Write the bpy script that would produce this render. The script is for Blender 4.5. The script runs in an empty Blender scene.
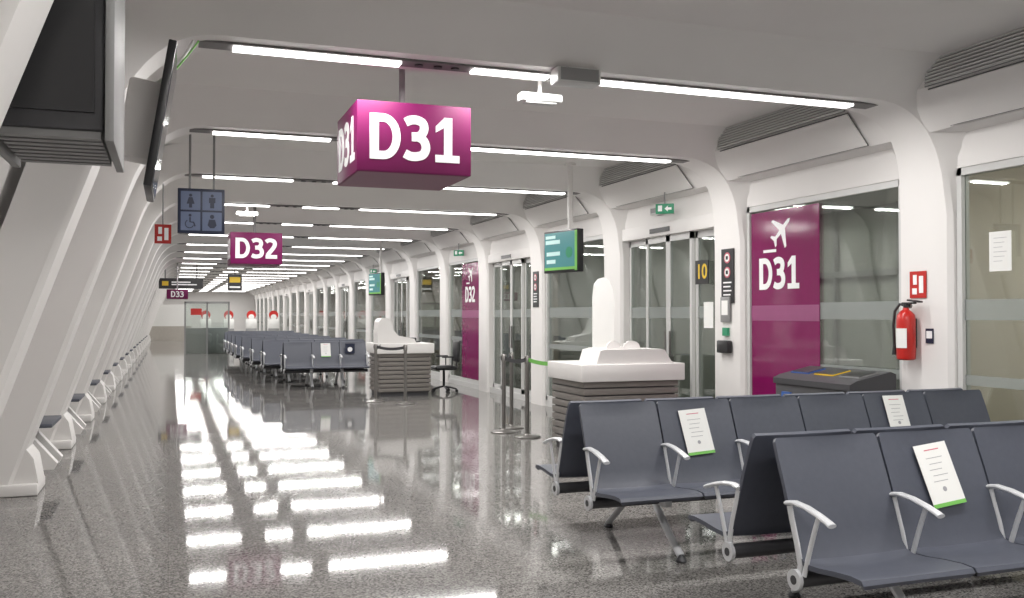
import bpy, bmesh, math, random
from mathutils import Matrix, Vector
random.seed(4)
sc=bpy.context.scene
try:
    sc.view_settings.view_transform='Standard'
except Exception: pass

# ---------------------------------------------------------------- materials
def new_mat(name):
    m=bpy.data.materials.new(name); m.use_nodes=True
    nt=m.node_tree; b=nt.nodes.get('Principled BSDF')
    return m,nt,b
def pm(name,col,rough=.5,metal=0.,noise=0.,nscale=8.,bump=0.,spec=.5,emis=None,es=0.):
    m,nt,b=new_mat(name)
    b.inputs['Base Color'].default_value=(*col,1)
    b.inputs['Roughness'].default_value=rough
    b.inputs['Metallic'].default_value=metal
    b.inputs['Specular IOR Level'].default_value=spec
    if emis:
        b.inputs['Emission Color'].default_value=(*emis,1)
        b.inputs['Emission Strength'].default_value=es
    tc=nt.nodes.new('ShaderNodeTexCoord')
    n=nt.nodes.new('ShaderNodeTexNoise'); n.inputs['Scale'].default_value=nscale
    n.inputs['Detail'].default_value=4
    nt.links.new(tc.outputs['Object'],n.inputs['Vector'])
    if noise>0:
        r=nt.nodes.new('ShaderNodeValToRGB')
        r.color_ramp.elements[0].position=.3; r.color_ramp.elements[1].position=.7
        r.color_ramp.elements[0].color=(*[max(0,c*(1-noise)) for c in col],1)
        r.color_ramp.elements[1].color=(*[min(1,c*(1+noise)) for c in col],1)
        nt.links.new(n.outputs['Fac'],r.inputs['Fac'])
        nt.links.new(r.outputs['Color'],b.inputs['Base Color'])
    if bump>0:
        bp=nt.nodes.new('ShaderNodeBump'); bp.inputs['Strength'].default_value=bump
        bp.inputs['Distance'].default_value=.01
        nt.links.new(n.outputs['Fac'],bp.inputs['Height'])
        nt.links.new(bp.outputs['Normal'],b.inputs['Normal'])
    return m

M={}
M['white']=pm('painted_white',(.79,.77,.755),.5,noise=.015,nscale=2)
M['ceil']=pm('ceiling_white',(.80,.78,.765),.6,noise=.015,nscale=1.5)
M['gap']=pm('shadow_gap',(.14,.14,.14),.7)
M['frame']=pm('frame_grey',(.60,.60,.59),.35)
M['chan']=pm('light_channel',(.16,.15,.15),.5)
M['seat']=pm('seat_polyurethane',(.074,.081,.106),.42,noise=.04,nscale=30,bump=.05)
M['alu']=pm('cast_aluminium',(.66,.67,.69),.32,metal=.25)
M['steel']=pm('brushed_steel',(.26,.25,.24),.3,metal=.9)
M['magenta']=pm('magenta_panel',(.165,.006,.08),.5,noise=.03,spec=.3)
M['magfilm']=pm('magenta_film',(.20,.006,.088),.10,noise=.04,spec=.6)
M['magband']=pm('magenta_film_frosted',(.29,.07,.18),.4,noise=.04)
M['magdark']=pm('magenta_underside',(.22,.07,.13),.5)
M['txt']=pm('sign_lettering_white',(.80,.80,.80),.5,emis=(1,1,1),es=.1)
M['black']=pm('black_plastic',(.018,.018,.02),.35)
M['dgrey']=pm('dark_grey',(.05,.05,.055),.45)
M['mgrey']=pm('mid_grey',(.25,.25,.25),.5)
M['red']=pm('extinguisher_red',(.50,.02,.015),.28)
M['paper']=pm('paper',(.82,.82,.80),.7,noise=.01)
M['green']=pm('green_print',(.18,.50,.10),.6)
M['ink']=pm('ink_grey',(.35,.35,.37),.7)
M['redink']=pm('ink_red',(.6,.15,.2),.7)
M['blue']=pm('sign_blue',(.012,.018,.045),.4)
M['lblue']=pm('sign_light_blue',(.10,.13,.22),.4)
M['binblue']=pm('bin_blue',(.04,.12,.40),.4)
M['yellow']=pm('sign_yellow',(.75,.50,.03),.5)
M['exit']=pm('exit_green',(.02,.20,.10),.4,emis=(.05,.6,.3),es=.1)
M['screen']=pm('screen_teal',(.02,.09,.10),.2,emis=(.12,.36,.36),es=.5)
M['screenw']=pm('screen_white',(.3,.4,.4),.2,emis=(.6,.85,.80),es=.55)
M['screend']=pm('screen_dark',(.02,.03,.05),.1)
M['beige']=pm('vestibule_beige',(.58,.52,.44),.8,noise=.04,nscale=1)
M['olive']=pm('vestibule_olive',(.36,.37,.34),.7,noise=.06,nscale=1)
M['lens']=pm('lamp_diffuser',(.9,.9,.9),.5,emis=(1,.98,.96),es=6)
M['brown']=pm('far_partition',(.45,.42,.38),.6,noise=.05)

def wood():
    m,nt,b=new_mat('desk_slat_wood')
    tc=nt.nodes.new('ShaderNodeTexCoord'); mp=nt.nodes.new('ShaderNodeMapping')
    mp.inputs['Scale'].default_value=(2,2,40)
    n=nt.nodes.new('ShaderNodeTexNoise'); n.inputs['Scale'].default_value=3; n.inputs['Detail'].default_value=5
    r=nt.nodes.new('ShaderNodeValToRGB')
    r.color_ramp.elements[0].color=(.14,.125,.115,1); r.color_ramp.elements[1].color=(.27,.25,.23,1)
    nt.links.new(tc.outputs['Object'],mp.inputs['Vector']); nt.links.new(mp.outputs['Vector'],n.inputs['Vector'])
    nt.links.new(n.outputs['Fac'],r.inputs['Fac']); nt.links.new(r.outputs['Color'],b.inputs['Base Color'])
    b.inputs['Roughness'].default_value=.45
    return m
M['wood']=wood()

def floor_mat():
    m,nt,b=new_mat('polished_terrazzo')
    N=nt.nodes.new; L=nt.links.new
    tc=N('ShaderNodeTexCoord')
    v=N('ShaderNodeTexVoronoi'); v.inputs['Scale'].default_value=110
    L(tc.outputs['Object'],v.inputs['Vector'])
    r=N('ShaderNodeValToRGB'); e=r.color_ramp.elements
    e[0].color=(.10,.095,.092,1); e[1].color=(.34,.33,.32,1); e[0].position=.1; e[1].position=.9
    sp=N('ShaderNodeSeparateColor'); L(v.outputs['Color'],sp.inputs['Color'])
    L(sp.outputs['Red'],r.inputs['Fac'])
    n=N('ShaderNodeTexNoise'); n.inputs['Scale'].default_value=.6; n.inputs['Detail'].default_value=6
    L(tc.outputs['Object'],n.inputs['Vector'])
    r2=N('ShaderNodeValToRGB'); r2.color_ramp.elements[0].color=(.88,.88,.88,1); r2.color_ramp.elements[1].color=(1.06,1.05,1.03,1)
    r2.color_ramp.elements[0].position=.3; r2.color_ramp.elements[1].position=.7
    L(n.outputs['Fac'],r2.inputs['Fac'])
    mx=N('ShaderNodeMix'); mx.data_type='RGBA'; mx.blend_type='MULTIPLY'; mx.inputs[0].default_value=1
    L(r.outputs['Color'],mx.inputs[6]); L(r2.outputs['Color'],mx.inputs[7])
    br=N('ShaderNodeTexBrick'); br.offset=0.0; br.inputs['Scale'].default_value=1
    br.inputs['Brick Width'].default_value=.6; br.inputs['Row Height'].default_value=.6
    br.inputs['Mortar Size'].default_value=.003
    br.inputs['Color1'].default_value=(1,1,1,1); br.inputs['Color2'].default_value=(.95,.95,.95,1)
    br.inputs['Mortar'].default_value=(.78,.77,.76,1)
    L(tc.outputs['Object'],br.inputs['Vector'])
    m2=N('ShaderNodeMix'); m2.data_type='RGBA'; m2.blend_type='MULTIPLY'; m2.inputs[0].default_value=1
    L(mx.outputs[2],m2.inputs[6]); L(br.outputs['Color'],m2.inputs[7])
    L(m2.outputs[2],b.inputs['Base Color'])
    b.inputs['Roughness'].default_value=.055
    b.inputs['Specular IOR Level'].default_value=.28
    n3=N('ShaderNodeTexNoise'); n3.inputs['Scale'].default_value=3.5; n3.inputs['Detail'].default_value=1
    L(tc.outputs['Object'],n3.inputs['Vector'])
    bp=N('ShaderNodeBump'); bp.inputs['Strength'].default_value=.012; bp.inputs['Distance'].default_value=.01
    L(n3.outputs['Fac'],bp.inputs['Height']); L(bp.outputs['Normal'],b.inputs['Normal'])
    return m
M['floor']=floor_mat()

def glass(name,tint,refl=.10,frost=0.):
    m,nt,b=new_mat(name); nt.nodes.remove(b)
    N=nt.nodes.new; L=nt.links.new
    out=[n for n in nt.nodes if n.type=='OUTPUT_MATERIAL'][0]
    t=N('ShaderNodeBsdfTransparent'); t.inputs['Color'].default_value=(*tint,1)
    g=N('ShaderNodeBsdfGlossy'); g.inputs['Roughness'].default_value=.02
    lw=N('ShaderNodeLayerWeight'); lw.inputs['Blend'].default_value=.25
    ma=N('ShaderNodeMath'); ma.operation='MULTIPLY_ADD'; ma.inputs[1].default_value=.6; ma.inputs[2].default_value=refl
    L(lw.outputs['Fresnel'],ma.inputs[0])
    mx=N('ShaderNodeMixShader'); L(ma.outputs[0],mx.inputs[0]); L(t.outputs[0],mx.inputs[1]); L(g.outputs[0],mx.inputs[2])
    last=mx
    if frost>0:
        d=N('ShaderNodeBsdfDiffuse'); d.inputs['Color'].default_value=(.55,.57,.56,1)
        m3=N('ShaderNodeMixShader'); m3.inputs[0].default_value=frost
        L(mx.outputs[0],m3.inputs[1]); L(d.outputs[0],m3.inputs[2]); last=m3
    L(last.outputs[0],out.inputs['Surface'])
    return m
M['glass']=glass('window_glass',(.86,.90,.88),.08)
M['frost']=glass('frosted_band',(.8,.85,.83),.03,.35)

# ---------------------------------------------------------------- mesh builder
def frame(o,x,y):
    x=Vector(x).normalized(); y=Vector(y).normalized(); z=x.cross(y)
    m=Matrix((( x.x,y.x,z.x,o[0]),(x.y,y.y,z.y,o[1]),(x.z,y.z,z.z,o[2]),(0,0,0,1)))
    return m
def catmull(p,n=6):
    out=[]
    for i in range(len(p)-1):
        a=Vector(p[max(i-1,0)]);b=Vector(p[i]);c=Vector(p[i+1]);d=Vector(p[min(i+2,len(p)-1)])
        for j in range(n):
            t=j/n; out.append(.5*((2*b)+(-a+c)*t+(2*a-5*b+4*c-d)*t*t+(-a+3*b-3*c+d)*t**3))
    out.append(Vector(p[-1])); return out
G_STROKE={'3':([(.02,.84),(.13,.895),(.27,.905),(.40,.85),(.44,.73),(.39,.60),(.28,.535),(.16,.53)],[(.16,.53),(.30,.53),(.43,.455),(.48,.30),(.42,.155),(.28,.10),(.13,.10),(.0,.155)]),
 '2':([(.02,.82),(.13,.895),(.27,.905),(.41,.84),(.445,.70),(.38,.54),(.24,.36),(.09,.16)],)}
G_W={'D':.70,'3':.58,'1':.60,'2':.58,'-':.4,'0':.6,'6':.6}
class MB:
    def __init__(s,name): s.name=name; s.v=[]; s.f=[]; s.mi=[]; s.mats=[]
    def mat(s,k):
        if k not in s.mats: s.mats.append(k)
        return s.mats.index(k)
    def add(s,vs,fs,k,T=None):
        o=len(s.v); i=s.mat(k)
        for v in vs:
            v=Vector(v)
            if T is not None: v=T@v
            s.v.append(v)
        for f in fs: s.f.append([o+a for a in f]); s.mi.append(i)
    def box(s,lo,hi,k,T=None,bev=0.,seg=2):
        c=[(a+b)/2 for a,b in zip(lo,hi)]; d=[abs(b-a) for a,b in zip(lo,hi)]
        if bev<=0:
            x0,y0,z0=lo; x1,y1,z1=hi
            vs=[(x0,y0,z0),(x1,y0,z0),(x1,y1,z0),(x0,y1,z0),(x0,y0,z1),(x1,y0,z1),(x1,y1,z1),(x0,y1,z1)]
            fs=[(0,3,2,1),(4,5,6,7),(0,1,5,4),(1,2,6,5),(2,3,7,6),(3,0,4,7)]
            s.add(vs,fs,k,T); return
        bm=bmesh.new(); bmesh.ops.create_cube(bm,size=1)
        for v in bm.verts: v.co=Vector((v.co.x*d[0]+c[0],v.co.y*d[1]+c[1],v.co.z*d[2]+c[2]))
        bmesh.ops.bevel(bm,geom=bm.edges[:],offset=min(bev,min(d)*.49),segments=seg,profile=.5,affect='EDGES')
        bm.verts.index_update()
        s.add([v.co.copy() for v in bm.verts],[[v.index for v in f.verts] for f in bm.faces],k,T); bm.free()
    def cyl(s,p1,p2,r1,k,r2=None,n=20,T=None):
        r2=r1 if r2 is None else r2
        p1=Vector(p1);p2=Vector(p2);d=(p2-p1).normalized()
        a=Vector((0,0,1)) if abs(d.z)<.9 else Vector((1,0,0))
        u=d.cross(a).normalized(); w=d.cross(u)
        vs=[]
        for p,r in((p1,r1),(p2,r2)):
            for i in range(n):
                t=2*math.pi*i/n; vs.append(p+u*math.cos(t)*r+w*math.sin(t)*r)
        fs=[(i,i+n,(i+1)%n+n,(i+1)%n) for i in range(n)]+[list(range(n)),list(range(2*n-1,n-1,-1))]
        s.add(vs,fs,k,T)
    def lathe(s,c,prof,k,n=24,T=None):
        vs=[];fs=[]
        for r,z in prof:
            for i in range(n):
                t=2*math.pi*i/n; vs.append((c[0]+r*math.cos(t),c[1]+r*math.sin(t),c[2]+z))
        for j in range(len(prof)-1):
            for i in range(n): fs.append((j*n+i,j*n+(i+1)%n,(j+1)*n+(i+1)%n,(j+1)*n+i))
        fs.append(list(range(n-1,-1,-1))); fs.append([(len(prof)-1)*n+i for i in range(n)])
        s.add(vs,fs,k,T)
    def tube(s,pts,r,k,n=10,T=None,flat=None):
        pts=[Vector(p) for p in pts]; vs=[];fs=[]
        ra,rb=(flat if flat else (r,r)); prev=None
        for i,p in enumerate(pts):
            d=(pts[min(i+1,len(pts)-1)]-pts[max(i-1,0)]).normalized()
            if prev is None:
                a=Vector((1,0,0)) if abs(d.x)<.9 else Vector((0,0,1))
                u=(a-d*a.dot(d)).normalized()
            else: u=(prev-d*prev.dot(d)).normalized()
            prev=u; w=d.cross(u)
            for j in range(n):
                t=2*math.pi*j/n; vs.append(p+u*math.cos(t)*ra+w*math.sin(t)*rb)
        m=len(pts)
        for i in range(m-1):
            for j in range(n): fs.append((i*n+j,i*n+(j+1)%n,(i+1)*n+(j+1)%n,(i+1)*n+j))
        fs.append(list(range(n-1,-1,-1))); fs.append([(m-1)*n+j for j in range(n)])
        s.add(vs,fs,k,T)
    def prism(s,poly,a,b,k,T=None):
        n=len(poly)
        vs=[(x,y,a) for x,y in poly]+[(x,y,b) for x,y in poly]
        fs=[list(range(n-1,-1,-1)),list(range(n,2*n))]+[(i,(i+1)%n,(i+1)%n+n,i+n) for i in range(n)]
        s.add(vs,fs,k,T)
    def stroke(s,pts,w,h,k,T):
        pts=[Vector(p) for p in pts]; vs=[]; n=len(pts)
        for i,p in enumerate(pts):
            d=(pts[min(i+1,n-1)]-pts[max(i-1,0)]).normalized(); q=Vector((-d.y,d.x))*w/2
            for z in(0,h):
                vs.append((p.x+q.x,p.y+q.y,z)); vs.append((p.x-q.x,p.y-q.y,z))
        fs=[]
        for i in range(n-1):
            a=i*4;b=a+4
            fs+= [(a+2,a+3,b+3,b+2),(a,b,b+1,a+1),(a,a+2,b+2,b),(a+1,b+1,b+3,a+3)]
        fs+=[(0,1,3,2),(n*4-4,n*4-2,n*4-1,n*4-3)]
        s.add(vs,fs,k,T)
    def glyphs(s,txt,cap,k,T,h=.003,sp=.075):
        tot=sum(G_W[c] for c in txt)+sp*(len(txt)-1); x=-tot/2; sw=.195
        for c in txt:
            def tr(p): return [((x+a)*cap,(b-.5)*cap) for a,b in p]
            hh=h
            if c=='D':
                s.prism(tr([(0,0),(.20,0),(.20,1),(0,1)]),0,hh,k,T)
                arc=[(.18,.91),(.30,.91)]+[(.30+.295*math.sin(a),.5+.41*math.cos(a)) for a in [math.pi*i/16 for i in range(1,16)]]+[(.30,.09),(.18,.09)]
                s.stroke(tr(arc),.18*cap,hh*.95,k,T)
            elif c=='1':
                s.prism(tr([(.24,0),(.43,0),(.43,1),(.24,1)]),0,hh,k,T)
                s.prism(tr([(.05,.80),(.05,.66),(.25,.78),(.25,1)]),0,hh*.95,k,T)
                s.prism(tr([(.04,0),(.60,0),(.60,.165),(.04,.165)]),0,hh*.9,k,T)
            elif c in G_STROKE:
                for q,st in enumerate(G_STROKE[c]): s.stroke(tr([tuple(v) for v in catmull(st)]),sw*cap,hh*(1-.05*q),k,T)
                if c=='2': s.prism(tr([(.0,0),(.56,0),(.56,.18),(.0,.18)]),0,hh*.95,k,T)
            x+=G_W[c]+sp
    def text(s,body,size,k,T,off=.0,ext=.003,align='CENTER'):
        cu=bpy.data.curves.new('tmp','FONT'); cu.body=body; cu.size=size; cu.align_x=align; cu.align_y='CENTER'
        cu.offset=off; cu.extrude=ext; cu.resolution_u=4
        ob=bpy.data.objects.new('tmp',cu); sc.collection.objects.link(ob)
        dg=bpy.context.evaluated_depsgraph_get(); dg.update()
        me=bpy.data.meshes.new_from_object(ob.evaluated_get(dg))
        s.add([v.co.copy() for v in me.vertices],[list(p.vertices) for p in me.polygons],k,T)
        bpy.data.objects.remove(ob); bpy.data.meshes.remove(me); bpy.data.curves.remove(cu)
    def mesh(s):
        me=bpy.data.meshes.new(s.name); me.from_pydata([tuple(v) for v in s.v],[],s.f)
        for k in s.mats: me.materials.append(M[k])
        me.polygons.foreach_set('material_index',s.mi)
        me.polygons.foreach_set('use_smooth',[True]*len(s.f))
        me.update()
        bm=bmesh.new(); bm.from_mesh(me); bmesh.ops.recalc_face_normals(bm,faces=bm.faces[:]); bm.to_mesh(me); bm.free()
        try: me.set_sharp_from_angle(angle=math.radians(32))
        except Exception: pass
        return me
    def done(s,loc=(0,0,0),rot=0,origin=None):
        if origin is not None:
            o=Vector(origin); s.v=[v-o for v in s.v]; loc=origin
        me=s.mesh(); ob=bpy.data.objects.new(s.name,me); ob.location=loc; ob.rotation_euler=(0,0,rot)
        sc.collection.objects.link(ob); return ob
def inst(me,name,loc,rot=0):
    ob=bpy.data.objects.new(name,me); ob.location=loc; ob.rotation_euler=(0,0,rot); sc.collection.objects.link(ob); return ob
def bez(a,b,c,n):
    a,b,c=Vector(a),Vector(b),Vector(c)
    return [a*(1-t)**2+b*2*t*(1-t)+c*t*t for t in [i/n for i in range(n+1)]]
FX=lambda o:frame(o,(0,-1,0),(0,0,1))   # surface facing -X (right wall)
FY=lambda o:frame(o,(1,0,0),(0,0,1))    # surface facing -Y (towards viewer)

PER=2.88; Y0=6.07
ribY=lambda k:Y0+PER*k
K0,K1=-3,22
YB,YE=-4.2,72.

# ---------------------------------------------------------------- shell
b=MB('floor'); b.box((-1.9,YB,-.12),(8.8,YE,0),'floor'); b.done()
def extr(mb,prof,k,y0,y1,th=.04):
    n=len(prof); vs=[]
    for y in(y0,y1):
        for p in prof: vs.append((p[0],y,p[1]))
    outp=[]
    for i,p in enumerate(prof):
        a=Vector(prof[max(i-1,0)]);c=Vector(prof[min(i+1,n-1)]);d=(c-a).normalized()
        outp.append((p[0]-d.y*th,p[1]+d.x*th))
    for y in(y0,y1):
        for p in outp: vs.append((p[0],y,p[1]))
    fs=[]
    for i in range(n-1):
        fs.append((i,i+1,n+i+1,n+i)); fs.append((2*n+i,3*n+i,3*n+i+1,2*n+i+1))
        fs.append((i,2*n+i,2*n+i+1,i+1)); fs.append((n+i,n+i+1,3*n+i+1,3*n+i))
    fs.append((0,n,3*n,2*n)); fs.append((n-1,3*n-1,4*n-1,2*n-1))
    mb.add(vs,fs,k)
b=MB('wall_left'); extr(b,[(-1.62,0),(-.68,2.72)],'white',YB,YE); b.done()
b=MB('ceiling')
extr(b,[(-.68,2.72),(-.6,2.95),(-.42,3.25),(-.15,3.40),(.15,3.45),(5.33,3.45),(5.40,3.44),(5.42,3.24),(5.66,2.95),(5.86,2.93)],'ceil',YB,YE); b.done()
b=MB('wall_right')
b.box((5.84,YB,2.66),(5.98,YE,2.97),'white'); b.box((5.84,YB,0),(5.98,YE,.10),'frame'); b.done()
b=MB('wall_back'); b.box((-2,YB-.1,0),(8.8,YB,3.7),'white'); b.done()
b=MB('wall_end'); b.box((-2,YE,0),(8.8,YE+.1,3.7),'white'); b.done()
b=MB('wall_vestibule'); b.box((8.6,YB,0),(8.7,YE,3.0),'beige')
b.box((5.99,YB,2.9),(8.6,YE,2.96),'white')
for i in range(9):
    y=6.8+i*1.2
    b.box((8.40,y,0),(8.46,y+.05,2.9),'mgrey')
b.box((8.40,6.2,2.0),(8.46,17,2.08),'mgrey')
b.box((8.5,6.2,0),(8.52,17,2.9),'olive')
b.done()
b=MB('wall_vestibule_partition')
for k in (-1,0,2,3,5,7,9,12,15,18):
    y=ribY(k); b.box((6.2,y-.05,0),(8.35,y+.05,2.9),'olive' if k in(2,3,5) else 'beige')
b.done()

# ribs
def profile():
    P=[(-1.25,0),(-1.02,.65),(-.79,1.31),(-.56,1.97),(-.33,2.62)]
    P+= [tuple(p) for p in bez((-.33,2.62),(-.135,3.18),(.28,3.18),10)[1:]]
    P+= [(1.5,3.18),(2.8,3.18),(4.0,3.18),(5.12,3.18)]
    P+= [tuple(p) for p in bez((5.12,3.18),(5.70,3.18),(5.76,2.62),10)[1:]]
    P+= [(5.79,2.3),(5.79,1.2),(5.79,0)]
    return P
P=profile()
def rib_mesh():
    b=MB('ceiling_rib'); vs=[]; n=len(P)
    def sm(a,c,t): t=max(0,min(1,t)); t=t*t*(3-2*t); return a+(c-a)*t
    for i,(x,z) in enumerate(P):
        a=Vector(P[max(i-1,0)]);c=Vector(P[min(i+1,n-1)]);d=(c-a).normalized()
        if i==0: d=Vector((0.33,.94)).normalized()
        ox,oz=-d.y,d.x
        if z==0: oz=0
        if x<2:  wi=.23; wo=sm(.26,.62,(z-2.3)/.85); dp=sm(.30,.29,(z-2.6)/.5)
        else:    wi=sm(.285,.23,(z-2.3)/.85); wo=sm(.286,.62,(z-2.5)/.68); dp=sm(.14,.29,(z-2.6)/.55)
        for (yy,dd) in((-wo,dp),(-wi-.0,.035),(-wi+.035,0),(wi-.035,0),(wi,.035),(wo,dp)):
            vs.append((x+ox*dd,yy,z+oz*dd))
    fs=[]
    for i in range(n-1):
        for j in range(5): fs.append((i*6+j,i*6+j+1,(i+1)*6+j+1,(i+1)*6+j))
    fs.append([0,1,2,3,4,5]); fs.append([(n-1)*6+j for j in range(6)])
    b.add(vs,fs,'white')
    b.box((-1.5,-.26,0),(-1.02,.26,.10),'white',bev=.02)
    b.prism([(-1.5,.08),(-1.02,.08),(-1.06,.30),(-1.2,.5),(-1.45,.5)],-.2,.2,'white',T=frame((0,0,0),(1,0,0),(0,0,1)))
    return b.mesh()
rme=rib_mesh()
for k in range(K0,K1+1): inst(rme,'ceiling_rib',(0,ribY(k),0))

# light fittings
def lf():
    b=MB('linear_ceiling_light')
    b.box((.05,-.075,3.165),(5.28,.075,3.182),'chan')
    for x0,x1 in((.36,1.42),(1.92,2.47),(2.80,5.06)):
        b.box((x0,-.050,3.150),(x1,.050,3.166),'lens')
    for x in(1.55,1.68,1.8,2.58,2.68): b.cyl((x,0,3.155),(x,0,3.166),.03,'black',n=12)
    return b.mesh()
lme=lf()
for k in range(K0,K1+1):
    inst(lme,'linear_ceiling_light',(0,ribY(k),0))
    for x0,x1 in((.36,1.42),(1.92,2.47),(2.80,5.06)):
        L=bpy.data.lights.new('lamp','AREA'); L.shape='RECTANGLE'; L.size=x1-x0; L.size_y=.10
        L.energy=23*(x1-x0); L.color=(1,.98,.955)
        o=bpy.data.objects.new('linear_lamp',L); o.location=((x0+x1)/2,ribY(k),3.145); sc.collection.objects.link(o)
for y,e in((3.2,26),(4.6,26),(7.5,30),(10.3,34),(13.2,28),(16.2,32),(19,26),(23,30),(28,30),(34,30),(42,30),(50,24),(60,24)):  # glowing panels and area lamps added to brighten the vestibule behind the glass
    b=MB('vestibule_fill_panel'); b.box((-.6,-.06,0),(.6,.06,.02),'lens'); b.done(loc=(7.2,y,2.875))
    L=bpy.data.lights.new('lamp','AREA'); L.shape='RECTANGLE'; L.size=1.2; L.size_y=.12; L.energy=e; L.color=(1,.96,.89)
    o=bpy.data.objects.new('vestibule_fill_lamp',L); o.location=(7.2,y,2.87); sc.collection.objects.link(o)

def bay():
    b=MB('ventilation_grille')
    y0,y1=.45,PER-.45
    T=frame((5.400,0,3.335),(0,-1,0),(.08,0,1))
    b.box((-y1,-.105,0),(-y0,.105,.006),'mgrey',T=T)
    for i in range(8):
        z=-.098+i*.026
        b.box((-y1+.01,z,.004),(-y0-.01,z+.014,.02),'frame',T=T)
    T=frame((5.52,0,3.10),(0,-1,0),(-.637,0,.77))
    b.box((-y1,-.185,0),(-y0,.16,.004),'gap',T=T)
    b.box((-y1+.008,-.177,.002),(-y0-.008,.152,.012),'white',T=T)
    return b.mesh()
bme=bay()
for k in range(K0,K1): inst(bme,'ventilation_grille',(0,ribY(k),0))

# ---------------------------------------------------------------- glazing bays
kinds={}
for k in range(K0,K1): kinds[k]='w'
for k in(1,3,6,9,12,15,18): kinds[k]='d'
plane_icon=[(0,1),(.10,.85),(.12,.35),(.95,-.15),(.95,-.32),(.12,-.08),(.09,-.55),(.36,-.78),(.36,-.92),(0,-.80),
            (-.36,-.92),(-.36,-.78),(-.09,-.55),(-.12,-.08),(-.95,-.32),(-.95,-.15),(-.12,.35),(-.10,.85)]
def rot2(p,a,s,o=(0,0)): c,d=math.cos(a),math.sin(a); return [((x*c-y*d)*s+o[0],(x*d+y*c)*s+o[1]) for x,y in p]
for k in range(K0,K1):
    a=ribY(k)+.29; c=ribY(k+1)-.29
    if kinds[k]=='w':
        b=MB('window_%d'%(k-K0+1))
        fr=.05
        for (lo,hi) in(((5.85,a,.1),(5.93,a+fr,2.66)),((5.85,c-fr,.1),(5.93,c,2.66)),((5.85,a,2.60),(5.93,c,2.66)),((5.85,a,.1),(5.93,c,.17))):
            b.box(lo,hi,'frame')
        b.box((5.885,a+fr,.17),(5.895,c-fr,2.60),'glass')
        b.box((5.878,a+fr,1.46),(5.882,c-fr,1.62),'frost'); b.box((5.878,a+fr,.95),(5.882,c-fr,1.03),'frost')
        b.done(origin=(5.9,(a+c)/2,.1))
    else:
        b=MB('door_%d'%(k-K0+1))
        b.box((5.80,a,2.50),(5.95,c,2.66),'white',bev=.01)
        b.box((5.79,a+1.0,2.54),(5.80,a+1.5,2.6),'black')
        n=4; w=(c-a)/n
        for i in range(n):
            y=a+i*w; x=5.86 if i in(1,2) else 5.91
            for (lo,hi) in(((x,y,.10),(x+.04,y+.05,2.5)),((x,y+w-.05,.10),(x+.04,y+w,2.5)),((x,y,2.42),(x+.04,y+w,2.5)),((x,y,.10),(x+.04,y+w,.18))):
                b.box(lo,hi,'frame')
            b.box((x+.015,y+.05,.18),(x+.025,y+w-.05,2.42),'glass')
            b.box((x+.008,y+.05,1.46),(x+.012,y+w-.05,1.60),'frost')
        b.box((5.84,a+2*w-.07,.9),(5.86,a+2*w-.05,1.3),'steel'); b.box((5.84,a+2*w+.05,.9),(5.86,a+2*w+.07,1.3),'steel')
        b.done(origin=(5.9,(a+c)/2,.10))
def film(name,y0,y1,txt):
    b=MB(name)
    b.box((5.868,y0,.18),(5.874,y1,2.58),'magfilm')
    b.box((5.865,y0,1.44),(5.868,y1,1.60),'magband')
    yc=(y0+y1)/2+.08
    b.glyphs(txt,.33,'txt',FX((5.867,yc,1.93)),h=.003)
    T=FX((5.867,yc-.04,2.36)); b.prism(rot2(plane_icon,-.9,.19),0,.002,'txt',T=T)
    b.box((5.864,yc+.04,2.15),(5.867,yc+.26,2.18),'txt')
    return b.done(origin=(5.87,yc,.18))
film('gate_window_film',7.48,8.60,'D31')
film('gate_window_film',ribY(4)+.34,ribY(4)+1.65,'D32')

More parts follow.
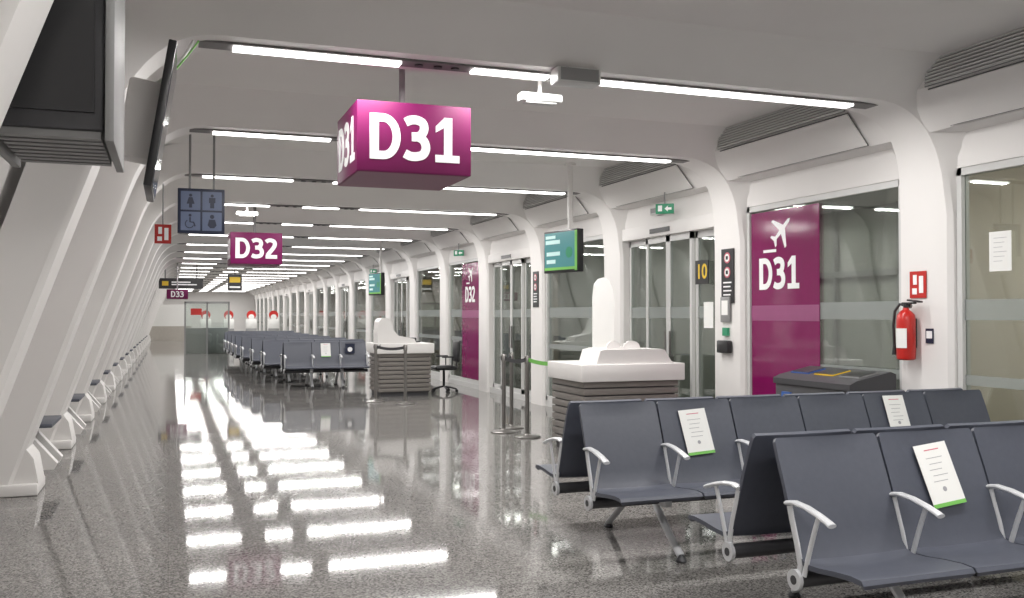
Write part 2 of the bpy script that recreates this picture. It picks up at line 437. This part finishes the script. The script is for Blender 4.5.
# ---------------------------------------------------------------- benches
def bench(n,pitch):
    b=MB('airport_bench')
    prof=[(-.66,.405),(-.675,.425),(-.66,.443),(-.60,.447),(-.50,.440),(-.40,.428),(-.33,.425),(-.285,.437),(-.262,.47),(-.24,.54),(-.205,.64),(-.165,.75),(-.125,.85),(-.095,.925),(-.088,.94)]
    th=.022
    def shell(sgn,x0,x1):
        N=len(prof); vs=[];cols=8
        for side in(0,1):
            for i,(y,z) in enumerate(prof):
                a=Vector(prof[max(i-1,0)]);c=Vector(prof[min(i+1,N-1)]);d=(c-a).normalized()
                nx,nz=(d.y,-d.x)
                t=th*side
                ins=0
                if i>=N-1: ins=.014
                elif i==N-2: ins=.003
                if i==0: ins=.015
                for j in range(cols+1):
                    u=j/cols; x=x0+ins+(x1-x0-2*ins)*u
                    dish=.010*(1-(2*u-1)**2)*(1 if 2<i<N-1 else .3)
                    vs.append((x,(y+nx*(t+dish))*sgn,z+nz*(t+dish)))
        R=cols+1; fs=[]; o=N*R
        for i in range(N-1):
            for j in range(cols):
                fs.append((i*R+j,i*R+j+1,(i+1)*R+j+1,(i+1)*R+j)); fs.append((o+i*R+j,o+(i+1)*R+j,o+(i+1)*R+j+1,o+i*R+j+1))
            fs.append((i*R,(i+1)*R,o+(i+1)*R,o+i*R)); fs.append((i*R+cols,o+i*R+cols,o+(i+1)*R+cols,(i+1)*R+cols))
        for j in range(cols):
            fs.append((j,o+j,o+j+1,j+1)); fs.append(((N-1)*R+j,(N-1)*R+j+1,o+(N-1)*R+j+1,o+(N-1)*R+j))
        b.add(vs,fs,'seat')
    for sgn in(1,-1):
        for i in range(n): shell(sgn,i*pitch+.006,(i+1)*pitch-.006)
        y=-.26*sgn
        b.cyl((.0,y,.345),(n*pitch,y,.345),.036,'dgrey')
        for x,dx in((-.0,-.018),(n*pitch,.018)):
            b.cyl((x,y,.345),(x+dx,y,.345),.046,'alu')
            b.cyl((x+dx,y,.345),(x+dx*1.15,y,.345),.02,'dgrey')
        for i in range(n+1):
            x=min(max(i*pitch,.008),n*pitch-.008)
            b.tube([(x,-.26*sgn,.35),(x,-.275*sgn,.41),(x,-.25*sgn,.50),(x,-.215*sgn,.60),(x,-.20*sgn,.655)],.01,'alu',flat=(.010,.017))
            arm=[(x,-.185*sgn,.665),(x,-.24*sgn,.675),(x,-.32*sgn,.668),(x,-.40*sgn,.650),(x,-.46*sgn,.632),(x,-.485*sgn,.622)]
            b.tube(arm,.01,'alu',flat=(.022,.011),n=12)
            c=[tuple(v) for v in bez((x,-.40*sgn,.645),(x,-.36*sgn,.56),(x,-.30*sgn,.37),7)]
            b.tube(c,.01,'alu',flat=(.009,.013))
    legx=[pitch*.95,pitch*(n-.95)] if n<=4 else [pitch*.9,pitch*(n/2),pitch*(n-.9)]
    for x in legx:
        b.box((x-.03,-.30,.31),(x+.03,.30,.355),'alu',bev=.01)
        for sgn in(1,-1):
            c=[tuple(v) for v in bez((x,-.16*sgn,.33),(x,-.26*sgn,.20),(x,-.50*sgn,.035),7)]
            b.tube(c,.02,'alu',flat=(.026,.018),n=12)
            b.lathe((x,-.505*sgn,0),[(.032,0),(.034,.012),(.02,.03),(.012,.045)],'dgrey',n=16)
            b.box((x-.028,-.30*sgn-.05,.30),(x+.028,-.30*sgn+.05,.40),'alu',bev=.01)
    return b.mesh()
bA=bench(4,.585); bB=bench(6,.552); bC=bench(3,.57); bD=bench(4,.57)
inst(bA,'airport_bench',(2.58,3.71,0)); inst(bB,'airport_bench',(2.43,5.54,0))
inst(bC,'airport_bench',(2.2,19.9,0))
for y,x in((21.7,1.95),(23.5,1.85),(25.3,1.75),(27.1,1.7),(28.9,1.7),(30.7,1.7),(32.5,1.7),(34.3,1.9)): inst(bD,'airport_bench',(x,y,0))
def notice(x,y0,rz,w=.20,h=.30,zc=.77):
    b=MB('seat_notice_paper')
    d=Vector((0,.145,.385)).normalized(); t=(zc-.54)/.385
    o=Vector((x,y0-.24+.145*t-.014,zc+.0))
    X=Vector((math.cos(rz),0,0))+d*math.sin(rz); Y=d*math.cos(rz)-Vector((1,0,0))*math.sin(rz)
    T=frame(o,X,Y)
    b.box((-w/2,-h/2,-.001),(w/2,h/2,.001),'paper',T=T)
    b.box((-w/2,-h/2,.001),(w/2,-h/2+.018,.0016),'green',T=T)
    b.box((-.045,h/2-.032,.001),(.045,h/2-.027,.0016),'redink',T=T)
    for i in range(5):
        b.box((-.05+.01*(i%2),h/2-.07-i*.028,.001),(.05-.012*(i%3),h/2-.067-i*.028,.0016),'ink',T=T)
    b.cyl((0,-.07,.001),(0,-.07,.0016),.012,'ink',T=T)
    b.v=[v-o for v in b.v]; b.done(loc=o)
notice(2.58+.585*1.5+.0,3.71,.10,zc=.74)
notice(2.43+.555*1.5-.03,5.54,.06,zc=.74); notice(2.43+.555*4.5-.04,5.54,0,zc=.80,w=.18,h=.26)
notice(2.2+.57*1.5,19.9,0)
b=MB('wheelchair_symbol_notice'); T=FY((0,0,0)); b.box((-.1,-.1,0),(.1,.1,.004),'blue',T=T); b.cyl((0,-.02,.004),(0,-.02,.006),.05,'txt',T=T); b.done(loc=(3.55,19.68,.8))

# ---------------------------------------------------------------- hanging gate signs
def gate_sign(txt,x,y,z0,h=.48,w=.80,d=.79):
    b=MB('gate_sign_box')
    b.box((0,0,0),(w,d,h),'magenta',bev=.006)
    b.box((.012,.012,-.004),(w-.012,d-.012,.002),'magdark')
    b.cyl((w/2,d/2,h),(w/2,d/2,3.45-z0),.022,'mgrey'); b.cyl((w/2,d/2,3.42-z0),(w/2,d/2,3.45-z0),.06,'mgrey')
    c=.31*h/.48
    b.glyphs(txt,c,'txt',FY((w/2,0,h/2)))
    b.glyphs(txt,c,'txt',FX((0,d/2,h/2)))
    b.glyphs(txt,c,'txt',frame((w/2,d,h/2),(-1,0,0),(0,0,1)))
    b.glyphs(txt,c,'txt',frame((w,d/2,h/2),(0,1,0),(0,0,1)))
    b.done(loc=(x,y,z0))
gate_sign('D31',1.17,6.245,2.467); gate_sign('D32',.89,15.4,2.31,h=.5); gate_sign('D33',-.1,32.0,2.02,h=.3,w=.65)

# restroom sign
b=MB('restroom_sign')
b.box((0,-.03,0),(.47,.03,.47),'blue',bev=.005)
def person(cx,z,dress):
    b.cyl((cx,-.034,z+.055),(cx,-.037,z+.055),.016,'blue',n=16)
    T=FY((cx,-.034,z))
    if dress: b.prism([(-.018,.035),(.018,.035),(.04,-.035),(.015,-.035),(.015,-.075),(-.015,-.075),(-.015,-.035),(-.04,-.035)],0,.003,'blue',T=T)
    else: b.prism([(-.032,.035),(.032,.035),(.032,-.02),(.02,-.02),(.02,-.075),(-.02,-.075),(-.02,-.02),(-.032,-.02)],0,.003,'blue',T=T)
for i in(0,1):
    for j in(0,1):
        x=.03+i*.215; z=.03+j*.215
        b.box((x,-.034,z),(x+.195,-.029,z+.195),'lblue')
        cx=x+.0975; cz=z+.0975
        if j==1: person(cx,cz,i==0)
        elif i==0:
            T=FY((cx,-.034,cz))
            b.cyl((cx-.005,-.034,cz+.06),(cx-.005,-.037,cz+.06),.015,'blue',n=16)
            b.stroke([Vector(p) for p in ((-.005,.04),(-.005,-.01),(.03,-.012),(.045,-.055))],.016,.003,'blue',T)
            b.stroke([Vector((-.01+.042*math.cos(a),-.03+.042*math.sin(a))) for a in [math.radians(120+i_*20) for i_ in range(12)]],.009,.003,'blue',T)
        else:
            T=FY((cx,-.034,cz)); b.cyl((cx,-.034,cz+.05),(cx,-.037,cz+.05),.022,'blue',n=16)
            b.prism([(-.03,.02),(.03,.02),(.045,-.04),(.02,-.07),(-.02,-.07),(-.045,-.04)],0,.003,'blue',T=T)
b.cyl((.12,0,.47),(.12,0,1.09),.012,'mgrey'); b.cyl((.36,0,.47),(.36,0,1.09),.012,'mgrey')
b.done(loc=(.07,10.4,2.355))

def ext_sign(b,T):
    b.box((-.09,-.11,0),(.09,.11,.006),'red',T=T)
    b.box((-.05,.0,.006),(-.01,.08,.009),'txt',T=T); b.box((.015,-.07,.006),(.06,.07,.009),'txt',T=T); b.box((-.06,-.08,.006),(-.01,-.03,.009),'txt',T=T)
b=MB('extinguisher_sign'); ext_sign(b,FY((0,0,0))); b.cyl((0,.01,.1),(0,.01,.58),.008,'mgrey'); b.done(loc=(-.08,11.5,2.43))

# ---------------------------------------------------------------- fire extinguisher
b=MB('fire_extinguisher')
b.lathe((0,0,0),[(.06,0),(.072,.01),(.075,.03),(.075,.33),(.068,.37),(.045,.40),(.025,.415),(.022,.43)],'red')
b.cyl((0,0,.43),(0,0,.47),.02,'black'); b.box((-.02,-.10,.46),(.02,.03,.475),'black',bev=.004); b.box((-.02,-.11,.485),(.02,.03,.50),'black',bev=.004,T=Matrix.Rotation(.12,4,'X'))
b.cyl((.03,0,.445),(.05,0,.445),.02,'steel')
b.tube([(0,.02,.45),(0,.07,.46),(-.02,.105,.40),(-.03,.11,.28),(-.03,.10,.12)],.012,'black'); b.cyl((-.03,.10,.12),(-.03,.10,.04),.012,'black',r2=.022)
b.prism([(-.045,.10),(.045,.10),(.045,.26),(-.045,.26)],.0755,.079,'paper',T=frame((0,0,0),(.35,-.94,0),(0,0,1)))
b.box((.06,-.03,.1),(.085,.03,.34),'black')
b.done(loc=(5.70,6.17,1.13))
b=MB('extinguisher_sign'); ext_sign(b,FX((0,0,0))); b.done(loc=(5.785,6.12,1.75))
b=MB('information_label'); b.box((-.006,-.04,-.06),(0,.04,.06),'blue'); b.box((-.008,-.03,-.02),(-.005,.03,.04),'txt'); b.done(loc=(5.785,6.0,1.33))
b=MB('wall_notice'); T=FX((0,0,0)); b.box((-.10,-.15,0),(.10,.15,.004),'paper',T=T)
for i in range(6): b.box((-.06,.10-i*.035,.004),(.06-.02*(i%3),.103-i*.035,.005),'ink',T=T)
b.done(loc=(5.868,5.38,1.98))

b=MB('boarding_information_board'); T=FX((0,0,0))
b.box((-.12,-.30,0),(.12,.30,.012),'black',T=T)
for i in(0,1):
    b.cyl((0,.2-i*.16,.012),(0,.2-i*.16,.016),.06,'redink',T=T,n=24); b.cyl((0,.2-i*.16,.016),(0,.2-i*.16,.018),.044,'paper',T=T,n=24)
    b.box((-.02,.18-i*.16,.018),(.02,.22-i*.16,.02),'black',T=T)
for i in range(4): b.box((-.08,-.08-i*.045,.012),(.08-.02*(i%2),-.065-i*.045,.014),'txt',T=T)
m=b.mesh(); inst(m,'boarding_information_board',(5.785,8.92,1.93)); inst(m,'boarding_information_board',(5.785,14.71,1.93))
b=MB('wall_phone'); b.box((-.03,-.09,.34),(0,.09,.62),'mgrey',bev=.01); b.box((-.032,-.06,.42),(-.028,.06,.58),'paper'); b.box((-.07,-.11,0),(0,.11,.14),'black',bev=.015)
b.box((-.03,-.05,.19),(-.0,.05,.28),'exit'); b.done(loc=(5.785,8.95,1.08))
b=MB('gate_number_sign'); T=FX((0,0,0)); b.box((-.14,-.14,0),(.14,.14,.012),'black',T=T); b.text('10',.24,'yellow',T@Matrix.Translation((0,0,.013)),off=.004,ext=.001); b.done(loc=(5.845,9.55,2.00))
b=MB('door_notice'); T=FX((0,0,0)); b.box((-.1,-.15,0),(.1,.15,.004),'paper',T=T); b.done(loc=(5.845,9.42,1.5))
for y in(10.0,18.6,27.3):
    b=MB('exit_sign'); T=frame((0,0,0),(.75,-.66,0),(0,0,1)); b.box((-.11,-.06,-.015),(.11,.06,.015),'exit',T=T,bev=.004); b.box((-.08,-.03,.015),(-.03,.04,.017),'txt',T=T); b.prism([(0,.0),(.04,.035),(.04,.014),(.085,.014),(.085,-.014),(.04,-.014),(.04,-.035)],.015,.017,'txt',T=T)
    b.cyl((0,0,.06),(0,0,.20),.008,'mgrey'); b.done(loc=(5.60,y,2.78))
    b=MB('bulkhead_light'); T=FX((0,0,0)); b.box((-.16,-.05,0),(.16,.05,.05),'frame',T=T,bev=.01); b.box((-.13,-.03,.05),(.13,.03,.055),'mgrey',T=T); b.done(loc=(5.80,y+.5,2.82))
b=MB('emergency_light'); b.box((-.16,-.05,-.06),(.16,.05,0),'paper',bev=.015); b.box((-.12,-.04,-.075),(.12,.04,-.055),'frame',bev=.01); b.cyl((0,0,0),(0,0,.10),.015,'white')
m=b.mesh()
for k,x in((0,2.48),(3,1.1),(6,2.4)): inst(m,'emergency_light',(x,ribY(k)+.16,3.08))
b=MB('ceiling_speaker'); b.box((-.16,-.1,-.06),(.16,.04,.05),'frame',bev=.01); b.box((-.14,-.104,-.045),(.14,-.098,.04),'mgrey'); b.done(loc=(2.60,5.90,3.13))

# ---------------------------------------------------------------- check-in desks
def desk(tall,w):
    b=MB('boarding_desk'); d=.88
    b.box((.04,.04,0),(w-.04,d-.04,.08),'dgrey')
    b.box((.03,.03,.06),(w-.03,d-.03,.80),'dgrey')
    for i in range(9):
        z=.085+i*.08
        b.box((0,0,z),(w,d,z+.066),'wood',bev=.006)
    T=frame((0,0,0),(1,0,0),(0,0,1))
    b.box((-.05,-.06,.79),(w+.05,d+.02,.975),'white',bev=.012)
    if tall:
        pr=[(.14,.97),(w-.05,.97),(w-.10,1.0),(w-.14,1.06),(w-.18,1.12),(w-.22,1.13),(.24,1.13),(.19,1.12),(.17,1.06)]
        b.prism(pr,.02,-.45,'white',T=T)
        pr=[(.30,1.12)]+[(.40+.08*math.cos(a),1.15+.07*math.sin(a)) for a in [math.pi-i*math.pi/6 for i in range(7)]]+[(.50,1.16)]+[(.62+.10*math.cos(a),1.15+.07*math.sin(a)) for a in [math.pi-i*math.pi/6 for i in range(7)]]+[(.74,1.12)]
        b.prism(pr,-.10,-.13,'white',T=T)
        b.prism([(.40,.97),(.66,.97),(.67,1.62),(.65,1.80),(.60,1.90),(.54,1.93),(.47,1.91),(.42,1.85),(.40,1.7)],-.62,-.65,'paper',T=T)
        b.box((.37,.58,.97),(.69,.70,1.13),'white')
    else:
        b.prism([(-.02,.97),(w*.72,.97),(w*.68,1.06),(.36,1.12),(.27,1.22),(.22,1.38),(.17,1.44),(.05,1.44),(.0,1.38),(-.02,1.2)],.0,-.42,'white',T=T)
    b.box((.80,.55,.975),(.92,.70,1.0),'dgrey',bev=.005)
    return b.mesh()
inst(desk(True,1.14),'boarding_desk',(4.12,9.1,0)); inst(desk(False,.98),'boarding_desk',(3.6,17.0,0))

def chair():
    b=MB('office_chair')
    for i in range(5):
        a=i*2*math.pi/5; x,y=.25*math.cos(a),.25*math.sin(a)
        b.tube([(0,0,.12),(x*.5,y*.5,.10),(x,y,.065)],.018,'black'); b.cyl((x-.012,y,.03),(x+.012,y,.03),.03,'black',n=14)
    b.cyl((0,0,.1),(0,0,.45),.025,'black'); b.box((-.23,-.22,.44),(.23,.22,.52),'black',bev=.035,seg=3)
    b.box((-.20,.18,.60),(.20,.24,1.02),'black',bev=.03,seg=3,T=Matrix.Rotation(-.05,4,'X')); b.tube([(0,.15,.46),(0,.25,.49),(0,.25,.64)],.02,'black')
    for sx in(-1,1): b.tube([(.2*sx,.1,.47),(.25*sx,.1,.52),(.25*sx,.1,.68)],.012,'black'); b.box((.25*sx-.03,-.1,.68),(.25*sx+.03,.14,.71),'black',bev=.01)
    return b.mesh()
cm=chair()
inst(cm,'office_chair',(5.50,10.25,0),-2.3); inst(cm,'office_chair',(5.0,17.6,0),-1.6); inst(cm,'office_chair',(5.0,19.8,0),.4)

def stan():
    b=MB('queue_stanchion')
    b.lathe((0,0,0),[(.165,0),(.165,.012),(.14,.022),(.04,.034),(.026,.05),(.026,.90),(.034,.905),(.034,.99),(.028,1.0)],'steel')
    b.box((-.036,-.012,.925),(-.026,.012,.975),'black'); return b.mesh()
sm_=stan()
SP=[(3.73,15.5),(4.13,10.8),(4.27,11.75),(3.35,16.1),(4.02,11.35)]
for x,y in SP: inst(sm_,'queue_stanchion',(x,y,0))
def belt(p,q,z=.95,k='dgrey',sag=.03):
    b=MB('queue_belt'); p=Vector((*p,z));q=Vector((*q,z)); d=(q-p).normalized(); p+=d*.034;q-=d*.034; N=10
    vs=[];fs=[]
    for i in range(N+1):
        t=i/N; c=p.lerp(q,t); s=-sag*4*t*(1-t)
        s_=Vector((-d.y,d.x,0))*.001
        for e in(-1,1):
            for hz in(-.024,.024): vs.append(c+s_*e+Vector((0,0,s+hz)))
    for i in range(N):
        a=i*4; fs+= [(a,a+4,a+5,a+1),(a+2,a+3,a+7,a+6),(a,a+2,a+6,a+4),(a+1,a+5,a+7,a+3)]
    b.add(vs,fs,k); b.done()
belt(SP[1],SP[4]); belt(SP[4],SP[2]); belt(SP[0],SP[3]); belt((3.35,16.1),(3.62,16.95)); belt((4.13,10.8),(4.3,10.02),k='green')

def tv(loc,rot,ztop):
    b=MB('flight_information_screen')
    W_=.37
    b.box((-W_,-.05,-.27),(W_,.05,.27),'black',bev=.01)
    b.box((-W_+.025,-.053,-.235),(W_-.025,-.049,.245),'screen')
    b.box((-.32,-.055,.10),(.0,-.052,.15),'screenw'); b.box((-.32,-.055,.17),(-.1,-.052,.21),'screenw'); b.box((-.30,-.055,-.05),(.0,-.052,-.0),'screenw'); b.box((-.30,-.055,-.15),(-.1,-.052,-.1),'screenw')
    b.cyl((.2,-.052,-.02),(.2,-.056,-.02),.07,'exit')
    b.box((W_-.05,-.054,-.25),(W_-.005,-.048,.25),'green'); b.box((-W_+.025,-.054,-.235),(W_-.05,-.05,-.20),'green')
    b.box((-.12,.05,-.12),(.12,.09,.12),'dgrey'); b.cyl((0,.11,-.1),(0,.11,ztop-loc[2]),.035,'white'); b.cyl((0,.11,ztop-loc[2]-.03),(0,.11,ztop-loc[2]),.07,'white')
    b.done(loc=loc,rot=rot)
tv((4.72,11.05,2.31),math.radians(-78),3.448); tv((4.72,22.6,2.25),math.radians(-78),3.448)

# ---------------------------------------------------------------- recycling bin
b=MB('recycling_bin')
b.box((0,0,.04),(.44,1.05,.88),'dgrey',bev=.02); b.box((.03,.03,0),(.41,1.02,.05),'black')
b.prism([(-.02,.87),(.46,.87),(.46,1.0),(.40,1.02),(.05,.95),(-.02,.92)],0,-1.05,'dgrey',T=frame((0,0,0),(1,0,0),(0,0,1)))
for i,k in enumerate(('mgrey','yellow','binblue')):
    y=.19+i*.335
    T=frame((.225,y,.988),(0,-1,0),(.35,0,.07))
    b.box((-.125,-.10,-.01),(.125,.10,.006),k,T=T); b.box((-.115,-.085,.0),(.115,.09,.010),'black',T=T)
    b.box((-.024,y-.06,.72),(-.001,y+.06,.80),k)
b.done(loc=(5.30,6.35,0))

# ---------------------------------------------------------------- displays on the left
b=MB('advertising_display_housing')
b.box((-.57,3.55,2.14),(-.22,4.25,2.82),'dgrey',bev=.01)
b.box((-.215,3.52,2.10),(-.185,4.28,2.85),'mgrey',bev=.004)
b.box((-.605,3.52,2.10),(-.575,4.28,2.85),'mgrey',bev=.004)
for i in range(8):
    y=3.57+i*.085
    b.box((-.56,y,2.115),(-.23,y+.05,2.14),'mgrey')
b.box((-.54,3.535,2.2),(-.25,3.55,2.78),'black')
b.cyl((-.4,3.9,2.82),(-.4,3.9,3.25),.03,'mgrey')
b.done(origin=(-.4,3.9,2.14))
b=MB('wall_mounted_television')
T=Matrix.Translation((-.05,5.35,2.5))@Matrix.Rotation(math.radians(9),4,'Y')
b.box((-.02,-.42,-.37),(.02,.30,.37),'black',T=T,bev=.006); b.box((.019,-.40,-.35),(.023,.28,.35),'screend',T=T)
b.box((-.19,-.1,-.2),(-.02,.1,.22),'white',T=T,bev=.02)
b.box((-.28,-.06,-.05),(-.18,.06,.05),'frame',T=T)
b.tube(bez((.12,5.84,3.12),(.0,5.6,2.8),(-.16,5.42,2.72),10),.008,'paper'); b.tube(bez((.15,5.84,3.12),(.05,5.6,2.9),(-.16,5.4,2.62),10),.006,'green')
b.done(origin=(-.1,5.35,2.5))

def perch():
    b=MB('perch_seat')
    b.box((-1.42,-.42,.42),(-1.05,.42,.46),'seat',bev=.012)
    for y in(-.22,.22):
        b.prism([(-1.5,0),(-1.05,0),(-1.02,.06),(-1.22,.30),(-1.30,.42),(-1.40,.42)],-.06,.06,'white',T=frame((0,y,0),(1,0,0),(0,0,1)))
    return b.mesh()
pmesh=perch()
for k in range(1,16): inst(pmesh,'perch_seat',(0,ribY(k)+PER/2,0))

# ---------------------------------------------------------------- far end
def portal():
    b=MB('security_gate_sign')
    b.box((-.25,-.1,0),(.25,.1,.85),'mgrey',bev=.02); b.box((-.2,-.12,.2),(.2,-.1,.7),'frame')
    b.cyl((0,-.03,1.50),(0,.03,1.50),.22,'red',n=28); b.cyl((0,-.04,1.40),(0,.0,1.40),.14,'paper',n=24)
    b.box((-.25,-.05,.85),(.25,.05,1.30),'paper',bev=.02); return b.mesh()
p_=portal()
for i in range(4): inst(p_,'security_gate_sign',(1.6+i*1.05,47,0))
b=MB('glass_security_booth')
for x in(0,.8,1.6): b.box((x-.03,0,0),(x+.03,.1,2.0),'mgrey')
b.box((-.03,0,1.94),(1.63,.1,2.02),'mgrey'); b.box((0,.04,0),(1.6,.06,1.94),'glass'); b.box((.0,.3,0),(1.6,.9,1.0),'mgrey',bev=.02); b.box((.2,-.005,1.5),(.6,.0,1.75),'red'); b.done(loc=(.55,38,0))
b=MB('far_partition_panel'); b.box((-1.2,0,0),(1.2,.1,.85),'brown'); b.box((-1.0,0,.85),(1.2,.08,2.1),'paper'); b.done(loc=(-.0,58,0))
b=MB('overhead_direction_sign'); b.box((0,0,0),(1.4,.1,.35),'black'); b.box((.1,-.004,.1),(.3,0,.25),'yellow'); b.box((.4,-.004,.12),(1.2,0,.16),'txt'); b.box((.4,-.004,.2),(1.0,0,.24),'txt'); b.cyl((.2,.05,.35),(.2,.05,.95),.02,'mgrey'); b.cyl((1.2,.05,.35),(1.2,.05,.95),.02,'mgrey'); b.done(loc=(-.35,33.4,2.38))
b=MB('overhead_direction_sign'); b.box((0,0,0),(.5,.1,.6),'black'); b.box((.06,-.01,.3),(.44,0,.5),'yellow'); b.box((.06,-.01,.1),(.44,0,.16),'txt'); b.cyl((.25,.05,.6),(.25,.05,1.03),.02,'mgrey'); b.done(loc=(2.0,36.1,2.4))

# ---------------------------------------------------------------- world + camera
w=bpy.data.worlds.new('World'); sc.world=w; w.use_nodes=True
w.node_tree.nodes['Background'].inputs[0].default_value=(.5,.55,.6,1); w.node_tree.nodes['Background'].inputs[1].default_value=.3
cam=bpy.data.cameras.new('Camera'); cam.sensor_width=36; cam.lens=940/1024*36
co=bpy.data.objects.new('Camera',cam); co.location=(0,0,1.5); co.rotation_euler=(math.radians(90.975),0,-math.radians(20)); sc.collection.objects.link(co); sc.camera=co
